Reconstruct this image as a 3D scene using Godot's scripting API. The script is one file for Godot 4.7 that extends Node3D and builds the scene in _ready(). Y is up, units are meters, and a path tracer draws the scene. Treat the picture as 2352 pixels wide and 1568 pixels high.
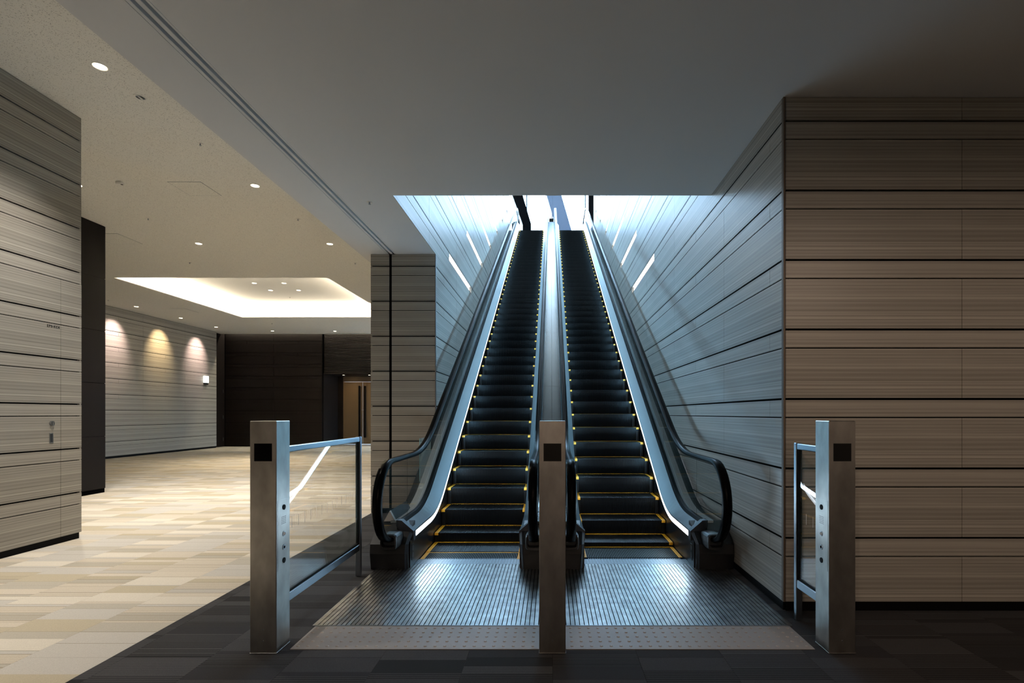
extends Node3D
# Escalator foyer. Lengths in metres; "d" is the distance in front of the camera plane, so a point is V(x, y, d).

const S := 0.57735           # tangent of 30 degrees, the slope of the escalators
const TOP := 9.0             # height of the upper floor
const CEIL := 3.70           # foyer ceiling
const HALL := 4.80           # hall ceiling
const WX := 1.660            # half width of the escalator well

var M := {}
var cache := {}
var rng := RandomNumberGenerator.new()
var taken := {}

func V(x: float, y: float, d: float) -> Vector3:
	return Vector3(x, y, -d)

# ---------------------------------------------------------------- mesh builder
class MB:
	var v := PackedVector3Array()
	var n := PackedVector3Array()
	var u := PackedVector2Array()
	func quad(a: Vector3, b: Vector3, c: Vector3, e: Vector3, hint: Vector3, uv := Rect2(0, 0, 1, 1)) -> void:
		var nn := (c - a).cross(e - b)
		if nn.length() < 1e-12:
			return
		nn = nn.normalized()
		var q := [a, b, c, e]
		var t := [uv.position, uv.position + Vector2(uv.size.x, 0), uv.end, uv.position + Vector2(0, uv.size.y)]
		if nn.dot(hint) < 0.0:
			nn = -nn
			q = [a, e, c, b]
			t = [t[0], t[3], t[2], t[1]]
		for i in [0, 2, 1, 0, 3, 2]:
			v.append(q[i])
			n.append(nn)
			u.append(t[i])
	func tri(a: Vector3, b: Vector3, c: Vector3, hint: Vector3) -> void:
		var nn := (b - a).cross(c - a)
		if nn.length() < 1e-12:
			return
		nn = nn.normalized()
		var q := [a, b, c]
		if nn.dot(hint) < 0.0:
			nn = -nn
			q = [a, c, b]
		for i in [0, 2, 1]:
			v.append(q[i])
			n.append(nn)
			u.append(Vector2(q[i].x, q[i].y))
	func squad(p: Array, nr: Array) -> void:
		var nn: Vector3 = (p[2] - p[0]).cross(p[3] - p[1])
		var order := [0, 2, 1, 0, 3, 2]
		if nn.dot(nr[0] + nr[1] + nr[2] + nr[3]) < 0.0:
			order = [0, 1, 2, 0, 2, 3]
		for i in order:
			v.append(p[i])
			n.append(nr[i])
			u.append(Vector2(p[i].x + p[i].z, p[i].y))
	func box(lo: Vector3, hi: Vector3, top_uv := Rect2(0, 0, 1, 1)) -> void:
		var a := Vector3(minf(lo.x, hi.x), minf(lo.y, hi.y), minf(lo.z, hi.z))
		var b := Vector3(maxf(lo.x, hi.x), maxf(lo.y, hi.y), maxf(lo.z, hi.z))
		quad(Vector3(a.x, b.y, a.z), Vector3(b.x, b.y, a.z), Vector3(b.x, b.y, b.z), Vector3(a.x, b.y, b.z), Vector3.UP, top_uv)
		quad(Vector3(a.x, a.y, a.z), Vector3(b.x, a.y, a.z), Vector3(b.x, a.y, b.z), Vector3(a.x, a.y, b.z), Vector3.DOWN)
		quad(Vector3(a.x, a.y, b.z), Vector3(b.x, a.y, b.z), Vector3(b.x, b.y, b.z), Vector3(a.x, b.y, b.z), Vector3.BACK)
		quad(Vector3(a.x, a.y, a.z), Vector3(b.x, a.y, a.z), Vector3(b.x, b.y, a.z), Vector3(a.x, b.y, a.z), Vector3.FORWARD)
		quad(Vector3(b.x, a.y, a.z), Vector3(b.x, a.y, b.z), Vector3(b.x, b.y, b.z), Vector3(b.x, b.y, a.z), Vector3.RIGHT)
		quad(Vector3(a.x, a.y, a.z), Vector3(a.x, a.y, b.z), Vector3(a.x, b.y, b.z), Vector3(a.x, b.y, a.z), Vector3.LEFT)
	# a box with chamfered edges
	func bbox(lo: Vector3, hi: Vector3, r: float) -> void:
		var c := (lo + hi) / 2.0
		var h := ((hi - lo) / 2.0).abs()
		r = minf(r, minf(h.x, minf(h.y, h.z)) * 0.9)
		for ax in 3:
			var b := (ax + 1) % 3
			var e := (ax + 2) % 3
			for s in [-1.0, 1.0]:
				var p := []
				for k in [[-1, -1], [1, -1], [1, 1], [-1, 1]]:
					var w := Vector3.ZERO
					w[ax] = s * h[ax]
					w[b] = k[0] * (h[b] - r)
					w[e] = k[1] * (h[e] - r)
					p.append(c + w)
				var hint := Vector3.ZERO
				hint[ax] = s
				quad(p[0], p[1], p[2], p[3], hint)
				for t in [-1.0, 1.0]:
					var q := []
					for k in [-1.0, 1.0]:
						var w1 := Vector3.ZERO
						w1[ax] = s * h[ax]
						w1[b] = t * (h[b] - r)
						w1[e] = k * (h[e] - r)
						var w2 := w1
						w2[ax] = s * (h[ax] - r)
						w2[b] = t * h[b]
						q.append(c + w1)
						q.append(c + w2)
					var hh := Vector3.ZERO
					hh[ax] = s
					hh[b] = t
					quad(q[0], q[1], q[3], q[2], hh)
		for sx in [-1.0, 1.0]:
			for sy in [-1.0, 1.0]:
				for sz in [-1.0, 1.0]:
					var sg := Vector3(sx, sy, sz)
					tri(c + sg * Vector3(h.x, h.y - r, h.z - r), c + sg * Vector3(h.x - r, h.y, h.z - r), c + sg * Vector3(h.x - r, h.y - r, h.z), sg)
	# joins rings of points; each ring is a closed outline
	func loft(rings: Array, smooth := false, caps := true) -> void:
		var mids := []
		for r in rings:
			var m := Vector3.ZERO
			for p in r:
				m += p
			mids.append(m / r.size())
		for i in rings.size() - 1:
			var a: Array = rings[i]
			var b: Array = rings[i + 1]
			for k in a.size():
				var l := (k + 1) % a.size()
				if smooth:
					squad([a[k], a[l], b[l], b[k]], [(a[k] - mids[i]).normalized(), (a[l] - mids[i]).normalized(), (b[l] - mids[i + 1]).normalized(), (b[k] - mids[i + 1]).normalized()])
				else:
					quad(a[k], a[l], b[l], b[k], (a[k] + a[l] + b[l] + b[k]) / 4.0 - (mids[i] + mids[i + 1]) / 2.0)
		if caps:
			for e in [[0, 1], [rings.size() - 1, rings.size() - 2]]:
				var r: Array = rings[e[0]]
				var hint: Vector3 = mids[e[0]] - mids[e[1]]
				for k in r.size():
					tri(mids[e[0]], r[k], r[(k + 1) % r.size()], hint)
	# profile of (radius, height) pairs turned about the vertical through c
	func lathe(c: Vector3, prof: Array, seg := 24) -> void:
		for i in prof.size() - 1:
			var p: Vector2 = prof[i]
			var q: Vector2 = prof[i + 1]
			var nn := Vector2(q.y - p.y, p.x - q.x).normalized()
			for k in seg:
				var a := TAU * k / seg
				var b := TAU * (k + 1) / seg
				var A := Vector3(cos(a), 0, sin(a))
				var B := Vector3(cos(b), 0, sin(b))
				var na := A * nn.x + Vector3.UP * nn.y
				var nb := B * nn.x + Vector3.UP * nn.y
				squad([c + A * p.x + Vector3.UP * p.y, c + B * p.x + Vector3.UP * p.y, c + B * q.x + Vector3.UP * q.y, c + A * q.x + Vector3.UP * q.y], [na, nb, nb, na])
	# a flat outline in (d, y), pushed from x0 to x1
	func prism(poly: Array, x0: float, x1: float) -> void:
		var flat := PackedVector2Array(poly)
		var idx := Geometry2D.triangulate_polygon(flat)
		for x in [x0, x1]:
			var hint := Vector3(signf(x - (x0 + x1) / 2.0), 0, 0)
			for i in range(0, idx.size(), 3):
				tri(Vector3(x, flat[idx[i]].y, -flat[idx[i]].x), Vector3(x, flat[idx[i + 1]].y, -flat[idx[i + 1]].x), Vector3(x, flat[idx[i + 2]].y, -flat[idx[i + 2]].x), hint)
		var cw := Geometry2D.is_polygon_clockwise(flat)
		for i in flat.size():
			var p := flat[i]
			var q := flat[(i + 1) % flat.size()]
			var o := Vector2(q.y - p.y, p.x - q.x) * (-1.0 if cw else 1.0)
			quad(Vector3(x0, p.y, -p.x), Vector3(x1, p.y, -p.x), Vector3(x1, q.y, -q.x), Vector3(x0, q.y, -q.x), Vector3(0, o.y, -o.x))
	func mesh() -> ArrayMesh:
		var arr := []
		arr.resize(Mesh.ARRAY_MAX)
		arr[Mesh.ARRAY_VERTEX] = v
		arr[Mesh.ARRAY_NORMAL] = n
		arr[Mesh.ARRAY_TEX_UV] = u
		var m := ArrayMesh.new()
		m.add_surface_from_arrays(Mesh.PRIMITIVE_TRIANGLES, arr)
		return m

# ---------------------------------------------------------------- nodes
func numbered(called: String) -> String:
	if not taken.has(called):
		taken[called] = 0
		return called
	taken[called] += 1
	return "%s_%03d" % [called, taken[called]]

func tag(o: Node, label: String, category := "", group := "", kind := "") -> Node:
	o.set_meta("label", label)
	if category:
		o.set_meta("category", category)
	if group:
		o.set_meta("group", group)
	if kind:
		o.set_meta("kind", kind)
	return o

func thing(called: String, label: String, category: String, at := Vector3.ZERO, group := "", kind := "") -> Node3D:
	var o := Node3D.new()
	o.name = numbered(called)
	add_child(o)
	o.position = at
	tag(o, label, category, group, kind)
	return o

func part(parent: Node, called: String, mesh: Mesh, mat: Material, at := Vector3.ZERO) -> MeshInstance3D:
	var o := MeshInstance3D.new()
	o.name = called
	o.mesh = mesh
	o.material_override = mat
	o.position = at
	o.cast_shadow = GeometryInstance3D.SHADOW_CASTING_SETTING_ON
	parent.add_child(o, true)
	return o

func boxpart(parent: Node, called: String, lo: Vector3, hi: Vector3, mat: Material, r := 0.0) -> MeshInstance3D:
	var c := (lo + hi) / 2.0
	var key := "%s %.4f" % [str(((hi - lo).abs() * 10000.0).round()), r]
	if not cache.has(key):
		var b := MB.new()
		var h := (hi - lo).abs() / 2.0
		if r > 0.0:
			b.bbox(-h, h, r)
		else:
			b.box(-h, h)
		cache[key] = b.mesh()
	return part(parent, called, cache[key], mat, c)

func struct_box(called: String, label: String, category: String, lo: Vector3, hi: Vector3, mat: Material) -> MeshInstance3D:
	var o := boxpart(self, numbered(called), lo, hi, mat)
	tag(o, label, category, "", "structure")
	return o

# ---------------------------------------------------------------- materials
func mat(color: Color, rough := 0.6, metal := 0.0) -> StandardMaterial3D:
	var m := StandardMaterial3D.new()
	m.albedo_color = color
	m.roughness = rough
	m.metallic = metal
	return m

func c8(r: int, g: int, b: int) -> Color:
	return Color8(r, g, b)

func glow(color: Color, energy: float) -> StandardMaterial3D:
	var m := mat(color, 0.6)
	m.emission_enabled = true
	m.emission = color
	m.emission_energy_multiplier = energy
	return m

func pane(color: Color, alpha: float) -> StandardMaterial3D:
	var m := mat(Color(color.r, color.g, color.b, alpha), 0.0)
	m.transparency = BaseMaterial3D.TRANSPARENCY_ALPHA
	return m

func world_tex(m: StandardMaterial3D, tex: Texture2D, scale: Vector3) -> StandardMaterial3D:
	m.albedo_texture = tex
	m.uv1_triplanar = true
	m.uv1_world_triplanar = true
	m.uv1_scale = scale
	m.uv1_triplanar_sharpness = 8.0
	return m

# fine horizontal wood streaks, half a metre high
func streak_texture(low: float, high: float, sd: int) -> ImageTexture:
	var w := 128
	var h := 1024
	var r := RandomNumberGenerator.new()
	r.seed = sd
	var a := FastNoiseLite.new()
	a.seed = sd
	a.frequency = 1.0
	var rows := PackedFloat32Array()
	for y in h:
		var t := TAU * y / h
		var q := 0.0
		q += 0.62 * a.get_noise_2d(cos(t) * 3.2, sin(t) * 3.2)
		q += 0.50 * a.get_noise_2d(cos(t) * 9.0 + 50.0, sin(t) * 9.0)
		q += 0.26 * a.get_noise_2d(cos(t) * 30.0, sin(t) * 30.0 + 90.0)
		q += r.randf_range(-0.05, 0.05)
		rows.append(q)
	var data := PackedByteArray()
	data.resize(w * h * 3)
	for y in h:
		for x in w:
			var s := TAU * x / w
			var q := rows[y] + 0.22 * a.get_noise_3d(cos(s) * 0.9, sin(s) * 0.9, y * 0.055)
			var k := clampf(0.5 + q * 0.62, 0.0, 1.0)
			var g := lerpf(low, high, k)
			var i := (y * w + x) * 3
			data[i] = int(255.0 * clampf(g * 1.005, 0, 1))
			data[i + 1] = int(255.0 * clampf(g * 0.988, 0, 1))
			data[i + 2] = int(255.0 * clampf(g * (0.95 - 0.02 * (1.0 - k)), 0, 1))
	return ImageTexture.create_from_image(Image.create_from_data(w, h, false, Image.FORMAT_RGB8, data))

# twelve woven carpet tiles, 4 x 3, of cross bands in the given tones
func carpet_texture(tones: Array, fine: Array, sd: int, grain: float, rib := 0.3, depth := 0.45) -> ImageTexture:
	var T := 256
	var w := T * 4
	var h := T * 3
	var data := PackedByteArray()
	data.resize(w * h * 3)
	var r := RandomNumberGenerator.new()
	r.seed = sd
	for ty in 3:
		for tx in 4:
			var y := 0
			var rows := []
			rows.resize(T)
			while y < T:
				var wide := r.randi_range(14, 104)
				var c: Color = tones[r.randi() % tones.size()]
				var ribbed := r.randf() < rib
				for k in wide:
					if y < T:
						var cc := c
						if ribbed and k % 10 < 3:
							cc = c.lerp(fine[0 if depth < 0.5 else 1], depth)
						rows[y] = cc
						y += 1
				if y < T and r.randf() < 0.6:
					var lc: Color = fine[r.randi() % fine.size()]
					for k in r.randi_range(2, 4):
						if y < T:
							rows[y] = lc
							y += 1
			for yy in T:
				var base: Color = rows[yy]
				for xx in T:
					var g := 1.0 + r.randf_range(-grain, grain)
					var i := ((ty * T + yy) * w + tx * T + xx) * 3
					data[i] = int(clampf(base.r * g, 0, 1) * 255.0)
					data[i + 1] = int(clampf(base.g * g, 0, 1) * 255.0)
					data[i + 2] = int(clampf(base.b * g, 0, 1) * 255.0)
	return ImageTexture.create_from_image(Image.create_from_data(w, h, false, Image.FORMAT_RGB8, data))

# pitted mineral board
func board_texture() -> ImageTexture:
	var w := 512
	var im := Image.create(w, w, false, Image.FORMAT_RGB8)
	im.fill(Color(0.92, 0.915, 0.90))
	var r := RandomNumberGenerator.new()
	r.seed = 5
	for i in 2600:
		var x := r.randi_range(0, w - 7)
		var y := r.randi_range(0, w - 5)
		var g := r.randf_range(0.56, 0.80)
		im.fill_rect(Rect2i(x, y, r.randi_range(1, 6), r.randi_range(1, 3)), Color(g, g * 0.99, g * 0.96))
	return ImageTexture.create_from_image(im)

func noise_tex(freq: float, a: Color, b: Color, sd: int) -> NoiseTexture2D:
	var f := FastNoiseLite.new()
	f.seed = sd
	f.frequency = freq
	f.fractal_octaves = 4
	var t := NoiseTexture2D.new()
	t.noise = f
	t.width = 512
	t.height = 512
	t.seamless = true
	var ramp := Gradient.new()
	ramp.set_color(0, a)
	ramp.set_color(1, b)
	t.color_ramp = ramp
	return t

func make_materials() -> void:
	var streaks := streak_texture(0.45, 0.84, 11)
	M.panel = world_tex(mat(c8(232, 230, 228), 0.36), streaks, Vector3(0.22, 2.0, 0.22))
	M.dark_panel = mat(c8(27, 23, 22), 0.45)
	M.dark_panel.metallic_specular = 0.22
	M.black = mat(c8(9, 9, 10), 0.55)
	M.groove = mat(c8(6, 6, 7), 0.9)
	M.groove.metallic_specular = 0.1
	M.black.metallic_specular = 0.2
	M.ceiling = mat(c8(206, 206, 206), 0.85)
	M.board = world_tex(mat(c8(250, 249, 246), 0.9), board_texture(), Vector3(1.3, 1.3, 1.3))
	M.white = mat(c8(225, 225, 222), 0.8)
	M.steel = world_tex(mat(c8(255, 255, 255), 0.34, 1.0), noise_tex(0.012, Color(0.58, 0.57, 0.55), Color(0.72, 0.71, 0.69), 3), Vector3(1.1, 0.6, 1.1))
	M.deck = mat(c8(84, 85, 86), 0.32, 1.0)
	M.center = mat(c8(96, 101, 100), 0.25, 0.9)
	M.outer = mat(c8(196, 206, 208), 0.5, 0.3)
	M.cover = world_tex(mat(c8(255, 255, 255), 0.33, 1.0), noise_tex(0.02, Color(0.47, 0.47, 0.465), Color(0.68, 0.68, 0.67), 8), Vector3(0.7, 0.7, 0.7))
	M.frame = mat(c8(150, 158, 166), 0.28, 1.0)
	M.comb = mat(c8(110, 114, 118), 0.4, 1.0)
	M.step = mat(c8(17, 18, 19), 0.38, 0.6)
	M.yellow = mat(c8(226, 158, 28), 0.45)
	M.rail = mat(c8(5, 5, 6), 0.28)
	M.rail.metallic_specular = 0.15
	M.skirt = mat(c8(13, 13, 15), 0.3)
	M.newel = mat(c8(17, 18, 20), 0.36)
	M.newel_edge = mat(c8(52, 58, 66), 0.35, 0.3)
	M.glass = pane(Color(0.10, 0.24, 0.24), 0.08)
	M.screen = pane(Color(0.82, 0.85, 0.74), 0.05)
	M.acrylic = pane(Color(0.6, 0.8, 0.8), 0.10)
	M.acrylic_edge = mat(c8(150, 196, 196), 0.2)
	M.window_glass = pane(Color(0.9, 0.95, 1.0), 0.01)
	M.tactile = mat(c8(152, 148, 144), 0.5)
	M.tactile_dot = mat(c8(164, 156, 148), 0.42)
	M.dark_screen = mat(c8(8, 8, 9), 0.08)
	M.door = mat(c8(106, 90, 66), 0.5)
	M.bronze = mat(c8(92, 80, 66), 0.5)
	M.print_white = mat(c8(250, 250, 250), 0.7)
	M.housing = mat(c8(96, 90, 84), 0.6)
	M.louver = mat(c8(34, 31, 30), 0.45)
	M.louver.metallic_specular = 0.25
	M.lens = glow(Color(1.0, 0.93, 0.80), 14.0)
	M.warm_lens = glow(Color(1.0, 0.86, 0.66), 10.0)
	M.ring = mat(c8(228, 226, 220), 0.5)
	M.led = glow(Color(0.93, 0.97, 1.0), 4.0)
	M.slot = glow(Color(1.0, 0.97, 0.93), 5.0)
	M.cove = glow(Color(1.0, 0.97, 0.90), 4.0)
	M.sign = glow(Color(0.95, 1.0, 0.98), 2.0)
	M.column_steel = mat(c8(84, 96, 116), 0.5)
	M.black_column = mat(c8(8, 8, 9), 0.9)
	M.black_column.metallic_specular = 0.1
	M.letter = mat(c8(25, 25, 25), 0.6)
	M.beige = mat(Color.WHITE, 0.95)
	M.beige.albedo_texture = carpet_texture([c8(193, 184, 167), c8(206, 199, 184), c8(180, 170, 147), c8(187, 183, 174), c8(198, 189, 172), c8(177, 171, 157)], [c8(140, 128, 106), c8(150, 143, 126)], 21, 0.06)
	M.charcoal = mat(Color.WHITE, 0.95)
	M.charcoal.albedo_texture = carpet_texture([c8(39, 39, 41), c8(28, 28, 29), c8(52, 52, 54), c8(18, 18, 19), c8(34, 34, 36)], [c8(8, 8, 9), c8(72, 71, 71)], 22, 0.14, 0.65, 0.8)

# ---------------------------------------------------------------- paths
# height of a line that runs level, climbs at 30 degrees, then runs level again
func py(d: float, a: float, lo: float, hi: float, w := 0.35) -> float:
	var d0 := (lo - a) / S
	var d1 := (hi - a) / S
	if d < d0 - w:
		return lo
	if d < d0 + w:
		return lo + S * pow(d - d0 + w, 2) / (4.0 * w)
	if d < d1 - w:
		return a + S * d
	if d < d1 + w:
		return hi - S * pow(d1 + w - d, 2) / (4.0 * w)
	return hi

func nose(d: float) -> float:
	return py(d, -3.182, 0.0, TOP)
func ledge(d: float) -> float:    # foot of the light strip
	return py(d, -3.135, 0.25, TOP + 0.25)
func rim(d: float) -> float:      # foot of the glass
	return py(d, -2.880, 0.40, TOP + 0.40)
func rail(d: float) -> float:     # middle of the handrail
	return py(d, -2.335, 1.00, TOP + 1.00, 0.45)

func stations(d0: float, d1: float) -> Array:
	var out := []
	var d := d0
	while d < d1 - 1e-4:
		out.append(d)
		d += 0.07 if (d < 6.7 or d > 20.2) else 0.5
	out.append(d1)
	return out

# ---------------------------------------------------------------- lights
func spot(parent: Node, at: Vector3, aim: Vector3, energy: float, color: Color, angle: float, soft := 0.05, edge := 1.0) -> void:
	var l := SpotLight3D.new()
	l.name = "lamp"
	parent.add_child(l, true)
	l.position = at
	var up := Vector3.FORWARD if absf(aim.normalized().y) > 0.95 else Vector3.UP
	l.basis = Basis.looking_at(aim.normalized(), up)
	l.light_energy = energy
	l.light_color = color
	l.spot_angle = angle
	l.spot_angle_attenuation = edge
	l.spot_range = 40.0
	l.spot_attenuation = 2.0
	l.light_size = soft
	l.shadow_enabled = true

func area(parent: Node, at: Vector3, aim: Vector3, along: Vector3, size: Vector2, energy: float, color: Color) -> void:
	var l := AreaLight3D.new()
	l.name = "glow_panel"
	parent.add_child(l, true)
	var z := -aim.normalized()
	var x := along.normalized()
	l.transform = Transform3D(Basis(x, z.cross(x), z), at)
	l.area_size = size
	l.light_energy = energy
	l.light_color = color
	l.area_range = 40.0
	l.area_attenuation = 2.0
	l.shadow_enabled = true

const WARM := Color(1.0, 0.965, 0.92)
const AMBER := Color(1.0, 0.88, 0.785)

func downlight(x: float, y: float, d: float, label: String, energy: float, color := WARM, angle := 48.0, aim := Vector3.DOWN, r := 0.066, group := "round downlights of the hall ceiling", edge := 1.0) -> Node3D:
	var t := thing("downlight", label, "downlight", V(x, y, d), group)
	var key := "ring%.3f" % r
	if not cache.has(key):
		var b := MB.new()
		b.lathe(Vector3.ZERO, [Vector2(r * 0.80, 0.02), Vector2(r * 0.83, -0.001), Vector2(r * 0.9, -0.005), Vector2(r, -0.003), Vector2(r, 0.0)], 28)
		cache[key] = b.mesh()
		var b2 := MB.new()
		b2.lathe(Vector3.ZERO, [Vector2(0.0, -0.004), Vector2(r * 0.5, -0.0035), Vector2(r * 0.82, -0.001), Vector2(r * 0.82, 0.01)], 28)
		cache[key + "lens"] = b2.mesh()
	part(t, "trim_ring", cache[key], M.ring)
	part(t, "lens", cache[key + "lens"], M.lens)
	spot(t, Vector3(0, -0.03, 0), aim, energy, color, angle, 0.05, edge)
	return t

# ---------------------------------------------------------------- panelled walls
func panel_rows(y0: float, y1: float) -> Array:   # [low, high, is_narrow]
	var out := []
	for k in range(-1, 30):
		for r in [[0.536 + 0.5 * k, 0.8905 + 0.5 * k, false], [0.8995 + 0.5 * k, 1.0205 + 0.5 * k, true]]:
			var lo := maxf(r[0], y0)
			var hi := minf(r[1], y1)
			if hi - lo > 0.02:
				out.append([lo, hi, r[2]])
	return out

func cuts(u0: float, u1: float, seam: float, pitch := 2.0) -> Array:
	var list := [u0]
	var s := seam + ceilf((u0 + 0.05 - seam) / pitch) * pitch
	while s < u1 - 0.05:
		list.append(s)
		s += pitch
	list.append(u1)
	return list

# side: a wall that faces along x (its face at x = at, facing sign); else one that faces the camera (its face at d = at)
func panel(parent: Node, side: bool, at: float, face: float, u0: float, u1: float, y0: float, y1: float, m: Material) -> void:
	var g := 0.0018
	if side:
		boxpart(parent, "wall_panel", V(at, y0, u0 + g), V(at - face * 0.02, y1, u1 - g), m)
	else:
		boxpart(parent, "wall_panel", V(u0 + g, y0, at), V(u1 - g, y1, at + 0.02), m)

func panel_wall(parent: Node, side: bool, at: float, face: float, u0: float, u1: float, y0: float, y1: float, wide: float, narrow: float, m: Material, pitch := 2.0) -> void:
	for r in panel_rows(y0, y1):
		var c := cuts(u0, u1, narrow if r[2] else wide, pitch)
		for i in c.size() - 1:
			panel(parent, side, at, face, c[i], c[i + 1], r[0], r[1], m)

func stair_wall(sx: float, called: String, label: String, d_start: float) -> void:
	var t := thing(called, label, "wall", Vector3.ZERO, "", "structure")
	var x := sx * WX
	var b := MB.new()
	b.box(V(sx * (WX + 0.052), 0, d_start), V(sx * (WX + 0.30), 9.0, 21.6))
	if sx < 0:
		b.box(V(sx * (WX + 0.052), CEIL + 0.02, 5.369), V(sx * (WX + 0.30), 9.0, d_start))
	b.box(V(sx * (WX + 0.052), 9.0, 5.369), V(sx * (WX + 0.30), 17.5, 20.2))
	part(t, "backing", b.mesh(), M.groove)
	var slots := {}
	for j in 6:
		slots[7 + 2 * j] = 8.32 + 1.732 * j
	var all_rows := panel_rows(0.072, 11.5)
	if sx < 0:
		all_rows = panel_rows(0.072, CEIL) + panel_rows(CEIL + 0.001, 11.5)
	for r in all_rows:
		var lo := d_start
		if sx < 0 and r[0] > CEIL:
			lo = 5.369
		lo = maxf(lo, (r[0] - 2.9) / 0.4237)
		var hi := minf(20.2 if r[1] > 8.9 else 21.6, (r[1] + 3.6) / S)
		if hi - lo < 0.1:
			continue
		boxpart(t, "joint_strip", V(x + sx * 0.004, r[1] - 0.002, lo), V(x + sx * 0.02, r[1] + (0.017 if r[2] else 0.0125), hi), M.groove)
		var c := cuts(lo, hi, 3.92 if r[2] else 4.96)
		var k := int(roundf((r[0] - 0.4) / 0.5)) if r[2] else -1
		for i in c.size() - 1:
			var spans := [[c[i], c[i + 1]]]
			if slots.has(k):
				var s0: float = slots[k]
				var s1 := s0 + 2.3
				spans = [[c[i], minf(c[i + 1], s0)], [maxf(c[i], s1), c[i + 1]]]
			for sp in spans:
				if sp[1] - sp[0] > 0.03:
					panel(t, true, x, -sx, sp[0], sp[1], r[0], r[1], M.panel)
	# the strip above the foyer ceiling line that the rows do not reach is plain backing
	var place := ["lowest", "second", "third", "fourth", "fifth", "topmost"]
	var w := "left" if sx < 0 else "right"
	for j in 6:
		var s0: float = slots[7 + 2 * j]
		var y0 := 3.9 + 1.0 * j
		var f := thing("wall_light", "%s recessed slot light up the %s wall of the escalator well" % [place[j], w], "wall light", V(x, y0, s0), "recessed slot lights on the escalator walls")
		var fb := MB.new()
		# housing: back, top, bottom and two ends
		fb.box(Vector3(sx * 0.048, 0, 0), Vector3(sx * 0.052, 0.123, -2.3))
		fb.box(Vector3(sx * 0.001, 0.118, 0), Vector3(sx * 0.05, 0.123, -2.3))
		fb.box(Vector3(sx * 0.001, 0, 0), Vector3(sx * 0.05, 0.004, -2.3))
		fb.box(Vector3(sx * 0.001, 0.004, 0), Vector3(sx * 0.05, 0.118, -0.006))
		fb.box(Vector3(sx * 0.001, 0.004, -2.294), Vector3(sx * 0.05, 0.118, -2.3))
		part(f, "housing", fb.mesh(), M.housing)
		boxpart(f, "diffuser", Vector3(sx * 0.036, 0.006, -0.02), Vector3(sx * 0.046, 0.116, -2.28), M.slot, 0.003)
		area(f, Vector3(sx * 0.03, 0.06, -1.15), Vector3(-sx, 0, 0), Vector3(0, 0, 1), Vector2(2.2, 0.1), 1.8, Color(0.80, 0.92, 1.0))

# ---------------------------------------------------------------- escalators
func step_mesh() -> ArrayMesh:
	if cache.has("step"):
		return cache.step
	var b := MB.new()
	var n := 52
	var x0 := -0.455
	var pitch := 0.91 / n
	var prof := [Vector2(0.40, 0.0), Vector2(0.0, 0.0), Vector2(0.004, -0.03), Vector2(0.014, -0.09), Vector2(0.03, -0.16), Vector2(0.05, -0.235)]
	for k in n:
		var a := x0 + k * pitch
		var xs := [a, a + pitch * 0.5, a + pitch]
		for i in prof.size() - 1:
			var p: Vector2 = prof[i]
			var q: Vector2 = prof[i + 1]
			var nn := Vector2(-(p.y - q.y), p.x - q.x).normalized()   # outward in (d, y)
			if i > 0:
				nn = Vector2(-absf(nn.x), nn.y)
			var hint := Vector3(0, nn.y, -nn.x)
			if i == 0:
				hint = Vector3.UP
			var dep := hint.normalized() * -0.006
			var P := Vector3(0, p.y, -p.x)
			var Q := Vector3(0, q.y, -q.x)
			b.quad(P + Vector3(xs[0], 0, 0), P + Vector3(xs[1], 0, 0), Q + Vector3(xs[1], 0, 0), Q + Vector3(xs[0], 0, 0), hint)
			b.quad(P + Vector3(xs[1], 0, 0) + dep, P + Vector3(xs[2], 0, 0) + dep, Q + Vector3(xs[2], 0, 0) + dep, Q + Vector3(xs[1], 0, 0) + dep, hint)
			b.quad(P + Vector3(xs[1], 0, 0), P + Vector3(xs[1], 0, 0) + dep, Q + Vector3(xs[1], 0, 0) + dep, Q + Vector3(xs[1], 0, 0), Vector3.RIGHT)
			b.quad(P + Vector3(xs[2], 0, 0), P + Vector3(xs[2], 0, 0) + dep, Q + Vector3(xs[2], 0, 0) + dep, Q + Vector3(xs[2], 0, 0), Vector3.LEFT)
	# solid core
	b.box(Vector3(-0.497, -0.05, -0.012), Vector3(0.497, -0.0065, -0.40))
	b.box(Vector3(-0.497, -0.235, -0.06), Vector3(0.497, -0.05, -0.09))
	b.box(Vector3(-0.497, -0.20, -0.022), Vector3(-0.455, -0.03, -0.06))
	b.box(Vector3(0.455, -0.20, -0.022), Vector3(0.497, -0.03, -0.06))
	cache.step = b.mesh()
	var y := MB.new()
	for s in [-1.0, 1.0]:
		for k in 3:
			var xa: float = s * (0.457 + 0.0135 * k)
			y.box(Vector3(xa, -0.006, 0.002), Vector3(xa + s * 0.010, 0.002, -0.398))
		y.box(Vector3(s * 0.456, -0.026, 0.0015), Vector3(s * 0.496, -0.002, -0.03))
	y.box(Vector3(-0.455, -0.006, -0.386), Vector3(0.455, 0.001, -0.399))
	cache.step_line = y.mesh()
	return cache.step

func rail_points() -> Array:   # centre line of a handrail, in (d, y)
	var pts := []
	var R := 0.345
	pts.append(Vector2(4.78, 0.655 - R))
	pts.append(Vector2(4.68, 0.655 - R))
	for i in 17:
		var th := -PI / 2 + PI * i / 16.0
		pts.append(Vector2(4.57 - R * cos(th), 0.655 + R * sin(th)))
	for d in stations(4.66, 22.6):
		pts.append(Vector2(d, rail(d)))
	for i in 17:
		var th := PI / 2 - PI * i / 16.0
		pts.append(Vector2(22.7 + R * cos(th), TOP + 0.655 + R * sin(th)))
	pts.append(Vector2(22.6, TOP + 0.655 - R))
	return pts

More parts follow.
